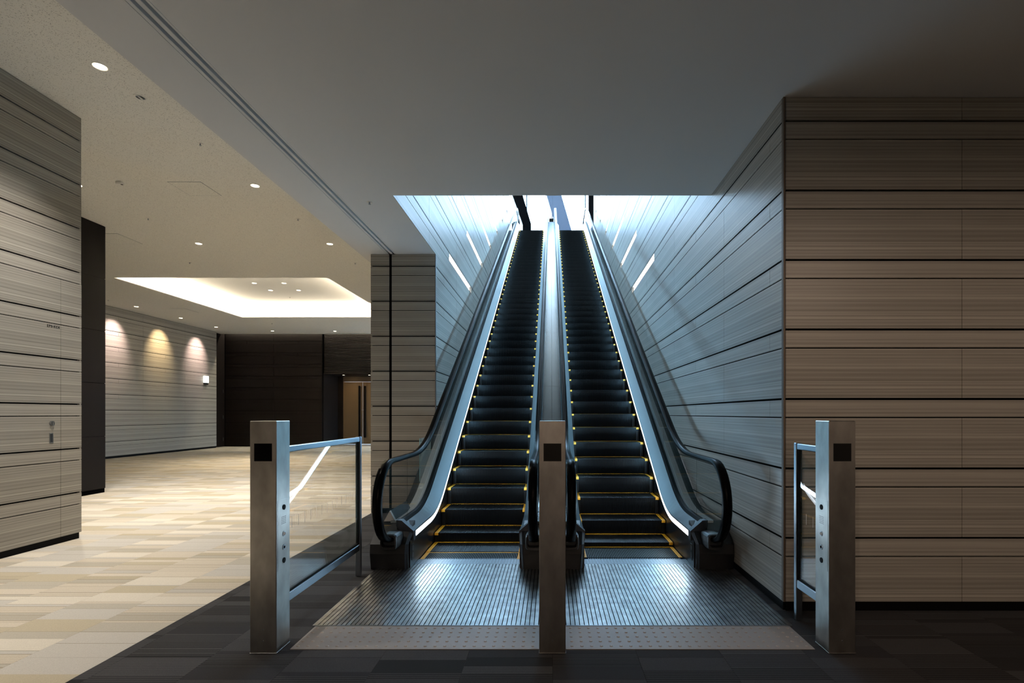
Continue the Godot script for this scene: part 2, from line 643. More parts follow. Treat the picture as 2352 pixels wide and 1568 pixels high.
func handrail_mesh() -> ArrayMesh:
	if cache.has("rail"):
		return cache.rail
	var pts := rail_points()
	var rings := []
	for i in pts.size():
		var a: Vector2 = pts[maxi(i - 1, 0)]
		var c: Vector2 = pts[mini(i + 1, pts.size() - 1)]
		var t := (c - a).normalized()
		var nrm := Vector2(-t.y, t.x)
		var ring := []
		for k in 20:
			var th := TAU * k / 20.0
			var cx := signf(cos(th)) * pow(absf(cos(th)), 0.55) * 0.041
			var cy := signf(sin(th)) * pow(absf(sin(th)), 0.62) * 0.0205
			var p: Vector2 = pts[i] + nrm * cy
			ring.append(Vector3(cx, p.y, -p.x))
		rings.append(ring)
	var b := MB.new()
	b.loft(rings, true)
	cache.rail = b.mesh()
	return cache.rail

func glass_mesh(d0: float, d1: float) -> ArrayMesh:
	var key := "glass%.2f" % d0
	if cache.has(key):
		return cache[key]
	var ds := stations(d0 + 0.003, d1 - 0.003)
	if d0 < 4.5:
		ds = []
		for i in 13:
			ds.append(4.57 - 0.325 * cos(PI / 2 * i / 12.0))
		ds.append_array([4.66, 4.78, 4.9, d1 - 0.003])
	var rings := []
	for d in ds:
		var lo := rim(d) - 0.03
		var hi := rail(d) - 0.016
		if d < 4.57:
			var q := sqrt(maxf(0.0, 0.325 * 0.325 - pow(d - 4.57, 2)))
			lo = 0.655 - q
			hi = 0.655 + q
		elif d < 4.9:
			lo = 0.33
		if d > 22.7:
			var q := sqrt(maxf(0.0, 0.325 * 0.325 - pow(d - 22.7, 2)))
			hi = TOP + 0.655 + q
			lo = maxf(lo, TOP + 0.655 - q)
		if hi - lo < 0.01:
			hi = lo + 0.01
		rings.append([V(-0.006, lo, d), V(0.006, lo, d), V(0.006, hi, d), V(-0.006, hi, d)])
	var b := MB.new()
	b.loft(rings)
	cache[key] = b.mesh()
	return cache[key]

func swept(prof: Callable, d0: float, d1: float) -> ArrayMesh:
	var rings := []
	for d in stations(d0, d1):
		rings.append(prof.call(d))
	var b := MB.new()
	b.loft(rings)
	return b.mesh()

func escalator(sx: float, phase: float, label: String) -> void:
	var cx := sx * 0.80
	var t := thing("escalator", label, "escalator", V(cx, 0, 0), "the two escalators side by side")
	# steps, found by walking along the chain in pitches of 0.4 m
	var noses := []
	var d := phase
	while d > 4.75:
		noses.push_front(d)
		var e := d
		var run := 0.0
		while run < 0.4:
			var e2 := e - 0.005
			run += Vector2(0.005, nose(e) - nose(e2)).length()
			e = e2
		d = e
	d = phase
	while d < 21.9:
		var e := d
		var run := 0.0
		while run < 0.4:
			var e2 := e + 0.005
			run += Vector2(0.005, nose(e2) - nose(e)).length()
			e = e2
		d = e
		if d < 21.9:
			noses.append(d)
	var sm := step_mesh()
	for q in noses:
		var st := part(t, "step", sm, M.step, V(0, nose(q) - 0.004, q))
		var dl := part(st, "demarcation_line", cache.step_line, M.yellow)
		dl.set_meta("label", "yellow edge lines of the step")
	for s in [-1.0, 1.0]:
		var outer: bool = s * sx > 0
		# dark skirt beside the steps
		part(t, "skirt_panel", swept(func(q): return [V(s * 0.503, nose(q) - 0.30, q), V(s * 0.515, nose(q) - 0.30, q), V(s * 0.515, ledge(q) + 0.002, q), V(s * 0.503, ledge(q) + 0.002, q)], 4.72, 22.2), M.skirt)
		part(t, "light_strip", swept(func(q): return [V(s * 0.504, ledge(q) + 0.004, q), V(s * 0.516, ledge(q) + 0.004, q), V(s * 0.516, ledge(q) + 0.058, q), V(s * 0.500, ledge(q) + 0.056, q)], 4.95, 22.0), M.led)
		part(t, "inner_deck", swept(func(q): return [V(s * 0.499, ledge(q) + 0.059, q), V(s * 0.516, ledge(q) + 0.059, q), V(s * 0.598, rim(q) - 0.035, q), V(s * 0.598, rim(q) - 0.012, q), V(s * 0.499, ledge(q) + 0.072, q)], 4.84, 22.3), M.deck)
		part(t, "deck_collar", swept(func(q): return [V(s * 0.492, ledge(q) - 0.012, q), V(s * 0.530, ledge(q) - 0.012, q), V(s * 0.654, rim(q) - 0.03, q), V(s * 0.654, rim(q) + 0.03, q), V(s * 0.604, rim(q) + 0.024, q), V(s * 0.491, ledge(q) + 0.076, q)], 4.795, 4.87), M.newel_edge)
		part(t, "glass_clamp", swept(func(q): return [V(s * 0.596, rim(q) - 0.06, q), V(s * 0.650, rim(q) - 0.06, q), V(s * 0.650, rim(q) + 0.02, q), V(s * 0.614, rim(q) + 0.02, q)], 4.80, 22.6), M.black)
		var g := [4.245, 5.094, 6.6]
		while g[-1] < 21.0:
			g.append(g[-1] + 1.6)
		g.append(23.02)
		for i in g.size() - 1:
			part(t, "glass_panel", glass_mesh(g[i], g[i + 1]), M.glass, Vector3(s * 0.634, 0, 0))
		part(t, "handrail", handrail_mesh(), M.rail, Vector3(s * 0.64, 0, 0))
		if outer:
			part(t, "outer_deck", swept(func(q): return [V(s * 0.650, rim(q) - 0.04, q), V(s * 0.755, rim(q) - 0.04, q), V(s * 0.755, rim(q) - 0.005, q), V(s * 0.650, rim(q) - 0.005, q)], 4.95, 22.3), M.outer)
			part(t, "side_filler", swept(func(q): return [V(s * 0.755, rim(q) - 0.12, q), V(s * 0.852, rim(q) - 0.12, q), V(s * 0.852, rim(q) - 0.06, q), V(s * 0.755, rim(q) - 0.06, q)], 4.95, 22.3), M.newel)
		# newel base with its inlet for the handrail
		var far := 0.852 if outer else 0.765
		var b := MB.new()
		b.prism([Vector2(4.684, 0.004), Vector2(4.655, 0.15), Vector2(4.664, 0.235), Vector2(4.80, 0.33), Vector2(5.0, 0.385), Vector2(5.02, 0.004)], s * 0.532, s * far)
		var nb := part(t, "newel_base", b.mesh(), M.newel)
		var ed := MB.new()
		ed.loft([[V(s * 0.520, 0.004, 4.695), V(s * 0.540, 0.004, 4.672), V(s * 0.545, 0.004, 4.695)], [V(s * 0.514, 0.15, 4.667), V(s * 0.534, 0.15, 4.644), V(s * 0.540, 0.15, 4.667)], [V(s * 0.508, 0.235, 4.675), V(s * 0.530, 0.238, 4.652), V(s * 0.538, 0.235, 4.68)], [V(s * 0.496, 0.31, 4.80), V(s * 0.520, 0.325, 4.775), V(s * 0.534, 0.325, 4.80)]])
		part(nb, "corner_trim", ed.mesh(), M.newel_edge)
		var sk := MB.new()
		sk.prism([Vector2(4.69, 0.004), Vector2(4.665, 0.15), Vector2(4.675, 0.235), Vector2(4.80, 0.31), Vector2(4.95, 0.25), Vector2(5.05, 0.004)], s * 0.514, s * 0.534)
		part(nb, "side_panel", sk.mesh(), M.skirt)
		part(t, "handrail_inlet", inlet_mesh(), M.newel, V(s * 0.64, 0.285, 4.60))
		# pictogram plate on the side panel
		var ic := part(t, "pictogram_plate", icon_plate(), M.newel, V(s * 0.5015, 0.135, 4.80))
		part(ic, "pictogram", icon_marks(), M.frame, Vector3(-s * 0.0022, 0, 0))
		# light of the strip
		var l0 := V(s * 0.495, ledge(6.3) + 0.02, 6.3)
		var l1 := V(s * 0.495, ledge(21.0) + 0.02, 21.0)
		area(t, (l0 + l1) / 2.0, Vector3(-s, 0, 0), l1 - l0, Vector2((l1 - l0).length(), 0.04), 8.0, Color(0.58, 0.84, 1.0))
		l0 = V(s * 0.495, ledge(4.95) + 0.02, 4.95)
		l1 = V(s * 0.495, ledge(6.3) + 0.02, 6.3)
		area(t, (l0 + l1) / 2.0, Vector3(-s, 0, 0), l1 - l0, Vector2((l1 - l0).length(), 0.04), 0.75, Color(0.78, 0.91, 1.0))
	# combs at both ends
	for e in [[4.84, 5.034, 0.0], [21.75, 21.93, TOP]]:
		var b := MB.new()
		b.box(V(-0.503, e[2] - 0.01, e[0]), V(0.503, e[2] + 0.006, e[1] - (0.03 if e[2] == 0.0 else 0.0)))
		for k in 52:
			var xa := -0.455 + 0.91 / 52 * (k + 0.5) + 0.0015
			if e[2] == 0.0:
				b.box(V(xa, 0.0, e[1] - 0.03), V(xa + 0.006, 0.005, e[1] + 0.01))
		part(t, "comb_plate", b.mesh(), M.comb)
	var cl := MB.new()
	for k in 34:
		var xa := -0.49 + 0.0292 * k
		cl.box(V(xa, 0.006, 4.845), V(xa + 0.004, 0.0075, 5.0))
	part(t, "comb_grooves", cl.mesh(), M.frame)
	# casing under the steps
	var u := MB.new()
	var ring := []
	for q in stations(5.05, 21.9):
		ring.append([V(-0.60, nose(q) - 1.0, q), V(0.60, nose(q) - 1.0, q), V(0.60, nose(q) - 0.32, q), V(-0.60, nose(q) - 0.32, q)])
	u.loft(ring)
	part(t, "truss_casing", u.mesh(), M.black)

func inlet_mesh() -> ArrayMesh:
	if not cache.has("inlet"):
		var rings := []
		for k in [[0.14, 0.070, 0.062, 0.0], [0.02, 0.078, 0.070, 0.004], [-0.075, 0.076, 0.072, 0.006], [-0.092, 0.070, 0.066, 0.006], [-0.094, 0.058, 0.046, 0.008], [-0.06, 0.054, 0.038, 0.012]]:
			var ring := []
			for i in 16:
				var th := TAU * i / 16.0
				ring.append(Vector3(signf(cos(th)) * pow(absf(cos(th)), 0.45) * k[1], k[3] + signf(sin(th)) * pow(absf(sin(th)), 0.45) * k[2], -k[0]))
			rings.append(ring)
		var b := MB.new()
		b.loft(rings, false)
		cache.inlet = b.mesh()
	return cache.inlet

func icon_plate() -> ArrayMesh:
	if not cache.has("icon"):
		var b := MB.new()
		b.bbox(Vector3(-0.002, -0.075, -0.03), Vector3(0.002, 0.075, 0.03), 0.001)
		cache.icon = b.mesh()
	return cache.icon

func icon_marks() -> ArrayMesh:
	if not cache.has("icons"):
		var b := MB.new()
		for c in [0.035, -0.03]:
			for i in 20:
				var a := TAU * i / 20.0
				var e := TAU * (i + 1) / 20.0
				for x in [-0.001, 0.001]:
					b.quad(Vector3(x, c + sin(a) * 0.022, cos(a) * 0.022), Vector3(x, c + sin(e) * 0.022, cos(e) * 0.022), Vector3(x, c + sin(e) * 0.018, cos(e) * 0.018), Vector3(x, c + sin(a) * 0.018, cos(a) * 0.018), Vector3(x, 0, 0))
			# little standing figure
			b.box(Vector3(-0.001, c - 0.012, -0.004), Vector3(0.001, c + 0.004, 0.004))
			b.box(Vector3(-0.001, c + 0.006, -0.003), Vector3(0.001, c + 0.012, 0.003))
		cache.icons = b.mesh()
	return cache.icons

# ---------------------------------------------------------------- posts and screens
func sensor_post(x: float, side: float, label: String) -> void:
	var d := 3.038
	var w := 0.0785
	var t := thing("sensor_post", label, "post", V(x, 0, d + w), "steel sensor posts before the escalators")
	boxpart(t, "body", Vector3(-w, 0.006, -w), Vector3(w, 1.380, w), M.steel, 0.003)
	boxpart(t, "base_plate", Vector3(-w - 0.0015, 0.006, -w - 0.0015), Vector3(w + 0.0015, 0.009, w + 0.0015), M.steel, 0.001)
	boxpart(t, "sensor_window", Vector3(-0.0525, 1.142, w - 0.001), Vector3(0.0525, 1.247, w + 0.0012), M.dark_screen)
	var screw := CylinderMesh.new()
	screw.top_radius = 0.004
	screw.bottom_radius = 0.004
	screw.height = 0.003
	screw.radial_segments = 12
	for y in [0.08, 0.145]:
		var o := part(t, "screw", screw, M.frame, Vector3(0, y, w + 0.001))
		o.rotation.x = PI / 2
	if side == 0.0:
		return
	# control plate on the inner face
	var fx := side * w
	boxpart(t, "control_plate", Vector3(fx - side * 0.001, 0.485, -0.066), Vector3(fx + side * 0.0012, 0.905, 0.066), M.steel, 0.0005)
	var cyl := CylinderMesh.new()
	cyl.top_radius = 0.0155
	cyl.bottom_radius = 0.0165
	cyl.height = 0.004
	cyl.radial_segments = 24
	for e in [[0.856, "sensor_lens", M.black], [0.534, "sensor_lens", M.black], [0.695, "button", M.frame], [0.614, "key_switch", M.frame]]:
		var o := part(t, e[1], cyl, e[2], Vector3(fx + side * 0.002, e[0], -0.005))
		o.rotation.z = PI / 2
		if e[1] == "key_switch":
			var c2 := CylinderMesh.new()
			c2.top_radius = 0.008
			c2.bottom_radius = 0.008
			c2.height = 0.003
			part(o, "keyhole", c2, M.dark_screen, Vector3(0, -side * 0.002, 0))
		elif e[1] == "button":
			var c3 := CylinderMesh.new()
			c3.top_radius = 0.010
			c3.bottom_radius = 0.010
			c3.height = 0.004
			part(o, "button_cap", c3, M.white, Vector3(0, -side * 0.002, 0))
	var gr := MB.new()
	for i in 5:
		for k in 5:
			gr.box(Vector3(fx + side * 0.0008, 0.757 + 0.010 * i, -0.027 + 0.011 * k), Vector3(fx + side * 0.0018, 0.761 + 0.010 * i, -0.023 + 0.011 * k))
	part(t, "speaker_holes", gr.mesh(), M.black)

func glass_barrier(sx: float, d0: float, d1: float, label: String) -> void:
	var t := thing("glass_barrier", label, "barrier", V(sx * 1.692, 0, d0), "framed glass side screens")
	var L := d1 - d0
	var h := 0.0175
	boxpart(t, "top_rail", Vector3(-h, 1.178, 0), Vector3(h, 1.218, -L), M.frame, 0.004)
	boxpart(t, "bottom_rail", Vector3(-h, 0.230, 0), Vector3(h, 0.285, -L), M.frame, 0.004)
	boxpart(t, "end_post", Vector3(-h - 0.004, 0.006, -L), Vector3(h + 0.004, 1.222, -L - 0.035), M.frame, 0.003)
	boxpart(t, "gasket", Vector3(-0.010, 0.285, -L + 0.02), Vector3(0.010, 1.178, -L), M.black)
	boxpart(t, "gasket", Vector3(-0.010, 0.283, 0), Vector3(0.010, 0.298, -L), M.black)
	boxpart(t, "glass_pane", Vector3(-0.005, 0.29, -0.004), Vector3(0.005, 1.176, -L + 0.006), M.screen)
	var n := int((L - 0.05) / 0.0875)
	for k in n:
		boxpart(t, "printed_tick", Vector3(-sx * 0.0052 - 0.0006, 0.685, -0.04 - 0.0875 * k), Vector3(-sx * 0.0052 + 0.0006, 0.755, -0.0425 - 0.0875 * k), M.print_white)

# ---------------------------------------------------------------- floors
func carpet_floor(called: String, label: String, x0: float, x1: float, d0: float, d1: float, m: Material, hidden: Callable, sd: int) -> void:
	var t := thing(called, label, "floor", Vector3.ZERO, "", "structure")
	boxpart(t, "slab", V(x0, -0.25, d0), V(x1, -0.004, d1), M.groove)
	var r := RandomNumberGenerator.new()
	r.seed = sd
	var tiles := []
	var cols := int(ceilf((x1 - x0) / 0.5))
	var rows := int(ceilf((d1 - d0) / 0.5)) + 1
	for i in cols:
		for j in rows:
			# laid from x1 leftwards; every second column is shifted by half a tile
			var xb := x1 - 0.5 * i
			var xa := maxf(xb - 0.5, x0)
			var da := d0 + 0.5 * j - (0.25 if i % 2 else 0.0)
			var db := minf(da + 0.5, d1)
			da = maxf(da, d0)
			var variant := r.randi() % 12
			if db - da < 0.02 or xb - xa < 0.02 or hidden.call(xa, xb, da, db):
				continue
			var dm := (da + db) / 2.0
			var px := 1266.0 + 1180.0 * ((xa + xb) / 2.0) / maxf(dm, 0.3)
			var seen := dm > 2.4 and px > -150.0 and px < 2500.0
			tiles.append([(1.0 / pow(dm, 3) if seen else -dm), xa, xb, da, db, variant])
	tiles.sort_custom(func(a, b): return a[0] > b[0])
	var rest := MB.new()
	for k in tiles.size():
		var q: Array = tiles[k]
		var uv := Rect2((q[5] % 4) / 4.0 + 0.001, (q[5] / 4) / 3.0 + 0.001, 0.248, 0.331)
		var g := 0.0006
		if k < 296 and q[0] > 0.0:
			var key := "tile%d %.3f %.3f" % [q[5], q[2] - q[1], q[4] - q[3]]
			if not cache.has(key):
				var b := MB.new()
				b.box(Vector3(-(q[2] - q[1]) / 2 + g, -0.004, -(q[4] - q[3]) / 2 + g), Vector3((q[2] - q[1]) / 2 - g, 0.0, (q[4] - q[3]) / 2 - g), uv)
				cache[key] = b.mesh()
			part(t, "carpet_tile", cache[key], m, V((q[1] + q[2]) / 2, 0, (q[3] + q[4]) / 2))
		else:
			rest.box(V(q[1] + g, -0.004, q[3] + g), V(q[2] - g, 0.0, q[4] - g), uv)
	if rest.v.size():
		var o := part(t, "carpet_tile_field", rest.mesh(), m)
		o.set_meta("kind", "stuff")

# ---------------------------------------------------------------- small ceiling things
func ceiling_sensor(x: float, y: float, d: float, label: String, r := 0.032) -> void:
	var t := thing("sprinkler_head", label, "sprinkler", V(x, y, d), "small sprinkler heads in the ceilings")
	var b := MB.new()
	b.lathe(Vector3.ZERO, [Vector2(r * 0.5, -0.003), Vector2(r, -0.006), Vector2(r * 1.05, 0.0)], 18)
	part(t, "rosette", b.mesh(), M.ring)
	var c := MB.new()
	c.lathe(Vector3.ZERO, [Vector2(0.0, -0.028), Vector2(r * 0.42, -0.026), Vector2(r * 0.42, -0.022), Vector2(r * 0.2, -0.02), Vector2(r * 0.2, 0.0)], 14)
	part(t, "nozzle", c.mesh(), M.frame)

func hatch(x0: float, x1: float, d0: float, d1: float, label: String) -> void:
	var t := thing("ceiling_hatch", label, "hatch", V((x0 + x1) / 2, HALL, (d0 + d1) / 2), "square access hatches in the hall ceiling")
	var w := (x1 - x0) / 2
	var l := (d1 - d0) / 2
	boxpart(t, "lid", Vector3(-w + 0.006, -0.004, -l + 0.006), Vector3(w - 0.006, 0.0, l - 0.006), M.board)
	for e in [[-w, -w + 0.003, -l, l], [w - 0.003, w, -l, l], [-w, w, -l, -l + 0.003], [-w, w, l - 0.003, l]]:
		boxpart(t, "edge_frame", Vector3(e[0], -0.003, e[2]), Vector3(e[1], 0.0, e[3]), M.frame)

# ================================================================ the scene
func _ready() -> void:
	rng.seed = 7
	# camera: a level camera with a shifted lens
	var cam := Camera3D.new()
	cam.name = "camera"
	add_child(cam)
	cam.position = V(-0.008, 1.425, 0.0)
	cam.projection = Camera3D.PROJECTION_FRUSTUM
	cam.near = 0.05
	cam.far = 400.0
	cam.size = 1568.0 / 1180.0 * cam.near
	cam.frustum_offset = Vector2(-90.0, 165.0) / 1180.0 * cam.near
	cam.current = true
	# sky and exposure
	var sky_mat := ProceduralSkyMaterial.new()
	sky_mat.sky_top_color = Color(0.68, 0.85, 1.0)
	sky_mat.sky_horizon_color = Color(0.74, 0.89, 1.0)
	sky_mat.ground_horizon_color = Color(0.80, 0.84, 0.88)
	sky_mat.ground_bottom_color = Color(0.62, 0.65, 0.68)
	var sky := Sky.new()
	sky.sky_material = sky_mat
	var env := Environment.new()
	env.background_mode = Environment.BG_SKY
	env.sky = sky
	env.background_energy_multiplier = 26.0
	env.tonemap_mode = Environment.TONE_MAPPER_LINEAR
	env.tonemap_exposure = 1.0
	env.sdfgi_enabled = true
	env.ssao_enabled = true
	env.ssil_enabled = true
	var we := WorldEnvironment.new()
	we.name = "environment"
	we.environment = env
	add_child(we)
	make_materials()
	build_shell()
	build_well()
	build_hall()
	build_foyer_things()
	escalator(-1.0, 6.38, "escalator on the left, next to the panelled pillar, with black steps")
	escalator(1.0, 6.22, "escalator on the right, next to the blue-lit side wall, with black steps")
	build_center_deck()
	build_landing()
	build_upper_hall()
	build_hall_things()

func build_shell() -> void:
	# floors
	carpet_floor("floor_foyer", "charcoal striped carpet tiles in front of the escalators", -2.58, 6.0, -5.0, 7.34, M.charcoal,
		func(xa, xb, da, db): return (da >= 5.1 and xa >= -1.7) or (da >= 3.75 and xa >= 1.7) or (xa > -1.55 and xb < 1.55 and da > 3.15), 31)
	carpet_floor("floor_hall", "beige striped carpet tiles of the hall on the left", -14.4, -2.58, -5.0, 24.0, M.beige,
		func(xa, xb, da, db): return xb < -5.4 and db < 5.0 and xb < -5.9, 32)
	# foyer ceiling in pieces round the shutter slot
	var t := thing("ceiling_foyer", "plain grey flush ceiling over the escalator foyer", "ceiling", Vector3.ZERO, "", "structure")
	var b := MB.new()
	b.box(V(-2.74, CEIL, -5.0), V(-2.358, HALL + 0.3, 22.0))
	b.box(V(-2.358, CEIL + 0.16, -5.0), V(-2.225, HALL + 0.3, 22.0))
	b.box(V(-2.225, CEIL, -5.0), V(-1.668, HALL + 0.3, 7.36))
	b.box(V(-1.668, CEIL, -5.0), V(6.2, HALL + 0.3, 5.369))
	part(t, "slab", b.mesh(), M.ceiling)
	# well front above the opening
	struct_box("wall_well_front", "upstand over the edge of the foyer ceiling above the escalators", "wall", V(-1.72, HALL + 0.3, 5.1), V(1.72, 17.5, 5.369), M.white)
	# shutter slot
	var s := thing("shutter_slot", "twin metal shutter slot running along the grey ceiling to the pillar", "ceiling track", V(-2.29, CEIL, 1.5))
	for e in [[-0.066, -0.040, 0.0], [-0.014, 0.018, 0.0], [0.044, 0.063, 0.0]]:
		var q := MB.new()
		q.bbox(V(e[0], 0.0, -6.5), V(e[1], 0.05, 5.84), 0.002)
		part(s, "slot_strip", q.mesh(), M.ceiling)
	var q2 := MB.new()
	q2.box(V(-0.066, 0.10, -6.5), V(0.063, 0.14, 5.84))
	part(s, "slot_back", q2.mesh(), M.groove)
	# pillar beside the left escalator
	var p := thing("pillar", "panelled pillar with a black vertical shutter groove left of the escalators", "pillar", Vector3.ZERO, "", "structure")
	var pb := MB.new()
	pb.box(V(-2.57, 0.0, 7.363), V(-1.712, CEIL, 22.0))
	part(p, "backing", pb.mesh(), M.groove)
	panel_wall(p, false, 7.343, 0, -2.589, -2.323, 0.072, CEIL - 0.003, 50.0, 50.0, M.panel, 1000.0)
	panel_wall(p, false, 7.343, 0, -2.289, -1.663, 0.072, CEIL - 0.003, 50.0, 50.0, M.panel, 1000.0)
	boxpart(p, "edge_trim", V(-1.667, 0.072, 7.338), V(-1.655, CEIL - 0.003, 7.365), M.frame)
	boxpart(p, "side_face", V(-2.589, 0.0, 7.363), V(-2.57, CEIL, 22.0), M.panel)
	struct_box("baseboard_pillar", "black baseboard at the foot of the pillar", "baseboard", V(-2.58, 0.0, 7.350), V(-1.665, 0.072, 7.364), M.black)
	# right wall facing the camera
	var w := thing("wall_right", "brown striped laminate wall facing the camera on the right", "wall", Vector3.ZERO, "", "structure")
	boxpart(w, "backing", V(1.69, 0.0, 3.73), V(6.2, CEIL, 4.0), M.groove)
	for r in panel_rows(0.072, CEIL - 0.004):
		var c := [1.678, 2.947, 4.95, 6.0] if not r[2] else [1.678, 3.95, 6.0]
		for i in c.size() - 1:
			panel(w, false, 3.696, 0, c[i], c[i + 1], r[0], r[1], M.panel)
	boxpart(w, "corner_trim", V(1.660, 0.072, 3.690), V(1.674, CEIL - 0.002, 3.72), M.bronze)
	struct_box("baseboard_right", "black baseboard under the brown striped wall", "baseboard", V(1.69, 0.0, 3.712), V(6.0, 0.072, 3.73), M.black)
	struct_box("baseboard_well", "black baseboard along the right wall of the escalator well", "baseboard", V(1.676, 0.0, 3.73), V(1.70, 0.072, 21.0), M.black)
	# room behind the camera
	var k := thing("wall_back", "striped laminate wall behind the camera", "wall", Vector3.ZERO, "", "structure")
	boxpart(k, "backing", V(-5.3, 0.0, -5.3), V(6.2, HALL, -5.02), M.groove)
	for r in panel_rows(0.072, CEIL):
		boxpart(k, "wall_panel", V(-5.3, r[0], -5.02), V(6.0, r[1], -5.0), M.panel)
	struct_box("wall_far_right", "laminate wall closing the foyer at the far right side", "wall", V(6.0, 0.0, -5.0), V(6.2, CEIL, 3.73), M.panel)

func build_well() -> void:
	stair_wall(1.0, "wall_well_right", "panelled right wall of the escalator well, lit blue", 3.716)
	stair_wall(-1.0, "wall_well_left", "panelled left wall of the escalator well behind the pillar", 7.37)

func build_hall() -> void:
	# ceiling round the square recess, with a light slot before the far wall
	var t := thing("ceiling_hall", "speckled board ceiling of the hall with a square recess", "ceiling", Vector3.ZERO, "", "structure")
	var b := MB.new()
	var y1 := HALL + 0.02
	b.box(V(-14.4, HALL, -5.0), V(-2.745, y1, 12.8))
	b.box(V(-14.4, HALL, 12.8), V(-10.9, y1, 18.1))
	b.box(V(-5.575, HALL, 12.8), V(-2.745, y1, 18.1))
	b.box(V(-14.4, HALL, 18.1), V(-2.745, y1, 21.86))
	part(t, "board", b.mesh(), M.board)
	var c := MB.new()
	c.box(V(-14.4, 5.32, -5.0), V(-2.745, 5.4, 25.0))
	c.box(V(-14.4, y1, 21.80), V(-2.745, 5.4, 21.86))
	part(t, "slab", c.mesh(), M.white)
	var r := thing("ceiling_recess", "white lit square recess in the hall ceiling", "ceiling", Vector3.ZERO, "", "structure")
	var rb := MB.new()
	rb.box(V(-11.2, 5.2, 12.5), V(-5.275, 5.3, 18.4))
	rb.box(V(-11.2, y1, 12.5), V(-11.15, 5.2, 18.4))
	rb.box(V(-5.325, y1, 12.5), V(-5.275, 5.2, 18.4))
	rb.box(V(-11.15, y1, 12.5), V(-5.325, 5.2, 12.55))
	rb.box(V(-11.15, y1, 18.35), V(-5.325, 5.2, 18.4))
	part(r, "recess_lining", rb.mesh(), M.white)
	var names := ["far edge", "near edge", "left edge", "right edge"]
	var k := 0
	for e in [[-8.2375, 18.22, 5.7, 0.05], [-8.2375, 12.68, 5.7, 0.05], [-11.02, 15.45, 0.05, 5.5], [-5.455, 15.45, 0.05, 5.5]]:
		var l := thing("cove_light", "light strip hidden behind the %s of the ceiling recess" % names[k], "light strip", V(e[0], y1, e[1]), "cove lights of the recess")
		boxpart(l, "tube", Vector3(-e[2] / 2, 0.004, -e[3] / 2), Vector3(e[2] / 2, 0.034, e[3] / 2), M.cove)
		var lx: bool = e[2] > e[3]
		area(l, Vector3(0, 0.045, 0), Vector3.UP, Vector3.RIGHT if lx else Vector3.FORWARD, Vector2(5.5, 0.05), 32.0, Color(1.0, 0.92, 0.80))
		k += 1
	# near left wall with the service door
	var w := thing("wall_left", "grey striped laminate wall in the left foreground", "wall", Vector3.ZERO, "", "structure")
	boxpart(w, "backing", V(-6.2, 0.0, -5.0), V(-5.415, HALL, 5.86), M.groove)
	boxpart(w, "end_face", V(-6.2, 0.072, 5.86), V(-5.39, HALL, 5.883), M.panel)
	for q in panel_rows(0.072, HALL - 0.004):
		var cs := [-3.0, 0.5, 2.6, 4.55, 5.633, 5.883] if q[1] < 2.6 else [-3.0, -0.3, 1.7, 3.7, 5.875]
		if not q[2] and q[1] > 2.5 and q[0] < 2.6:
			cs = [-3.0, 0.5, 2.6, 4.55, 5.633, 5.883]
		for i in cs.size() - 1:
			if q[1] < 2.6 and cs[i] == 4.55:
				continue
			panel(w, true, -5.385, 1.0, cs[i], cs[i + 1], q[0], q[1], M.panel)
	struct_box("baseboard_left", "black baseboard under the grey striped left wall", "baseboard", V(-5.43, 0.0, -5.0), V(-5.402, 0.072, 5.87), M.black)
	var dr := thing("door_1", "flush service door in the grey striped wall, lettered EPS-KC4", "door", V(-5.385, 0, 5.633), "", "structure")
	for q in panel_rows(0.072, 2.55):
		boxpart(dr, "door_panel", V(0.0, q[0], -1.083 + 0.002), V(-0.02, q[1], -0.003), M.panel)
	var lock := CylinderMesh.new()
	lock.top_radius = 0.024
	lock.bottom_radius = 0.026
	lock.height = 0.014
	var lk := part(dr, "lock", lock, M.frame, V(0.006, 1.318, -0.105))
	lk.rotation.z = PI / 2
	boxpart(lk, "turn_bar", Vector3(-0.018, -0.012, -0.004), Vector3(0.018, -0.006, 0.004), M.frame)
	var pull := boxpart(dr, "flush_pull", V(0.003, 1.105, -0.13), V(0.0, 1.215, -0.085), M.frame, 0.001)
	boxpart(pull, "pull_recess", Vector3(0.0005, -0.045, -0.012), Vector3(0.0025, 0.045, 0.012), M.newel_edge)
	var txt := TextMesh.new()
	var font := SystemFont.new()
	font.font_names = PackedStringArray(["Droid Sans"])
	font.font_weight = 700
	txt.font = font
	txt.text = "EPS-KC4"
	txt.font_size = 48
	txt.pixel_size = 0.00078
	txt.depth = 0.001
	var tx := part(dr, "lettering", txt, M.letter, V(0.0012, 2.362, -0.085))
	tx.rotation.y = PI / 2
	# dark column block
	var cl := thing("column_dark", "dark brown panelled column behind the grey striped wall", "column", Vector3.ZERO, "", "structure")
	boxpart(cl, "core", V(-9.4, 0.0, 7.6), V(-8.078, HALL, 9.282), M.groove)
	var ys := [0.075, 1.012, 1.965, 2.902, 3.847, HALL - 0.003]
	for i in 5:
		boxpart(cl, "wall_panel", V(-8.095, ys[i] + 0.004, 7.6), V(-8.07, ys[i + 1] - 0.004, 9.29), M.dark_panel)
		boxpart(cl, "wall_panel", V(-9.4, ys[i] + 0.004, 9.262), V(-8.097, ys[i + 1] - 0.004, 9.29), M.dark_panel)
	struct_box("baseboard_column", "black baseboard of the dark column", "baseboard", V(-8.10, 0.0, 7.6), V(-8.085, 0.075, 9.275), M.black)
	# accent wall with the three light scallops
	var a := thing("wall_accent", "grey striped laminate wall washed by three spotlights", "wall", Vector3.ZERO, "", "structure")
	boxpart(a, "backing", V(-14.4, 0.0, 5.0), V(-13.925, HALL + 0.3, 21.30), M.groove)
	panel_wall(a, true, -13.90, 1.0, 9.0, 21.32, 0.072, HALL - 0.01, 17.49, 16.5, M.panel)
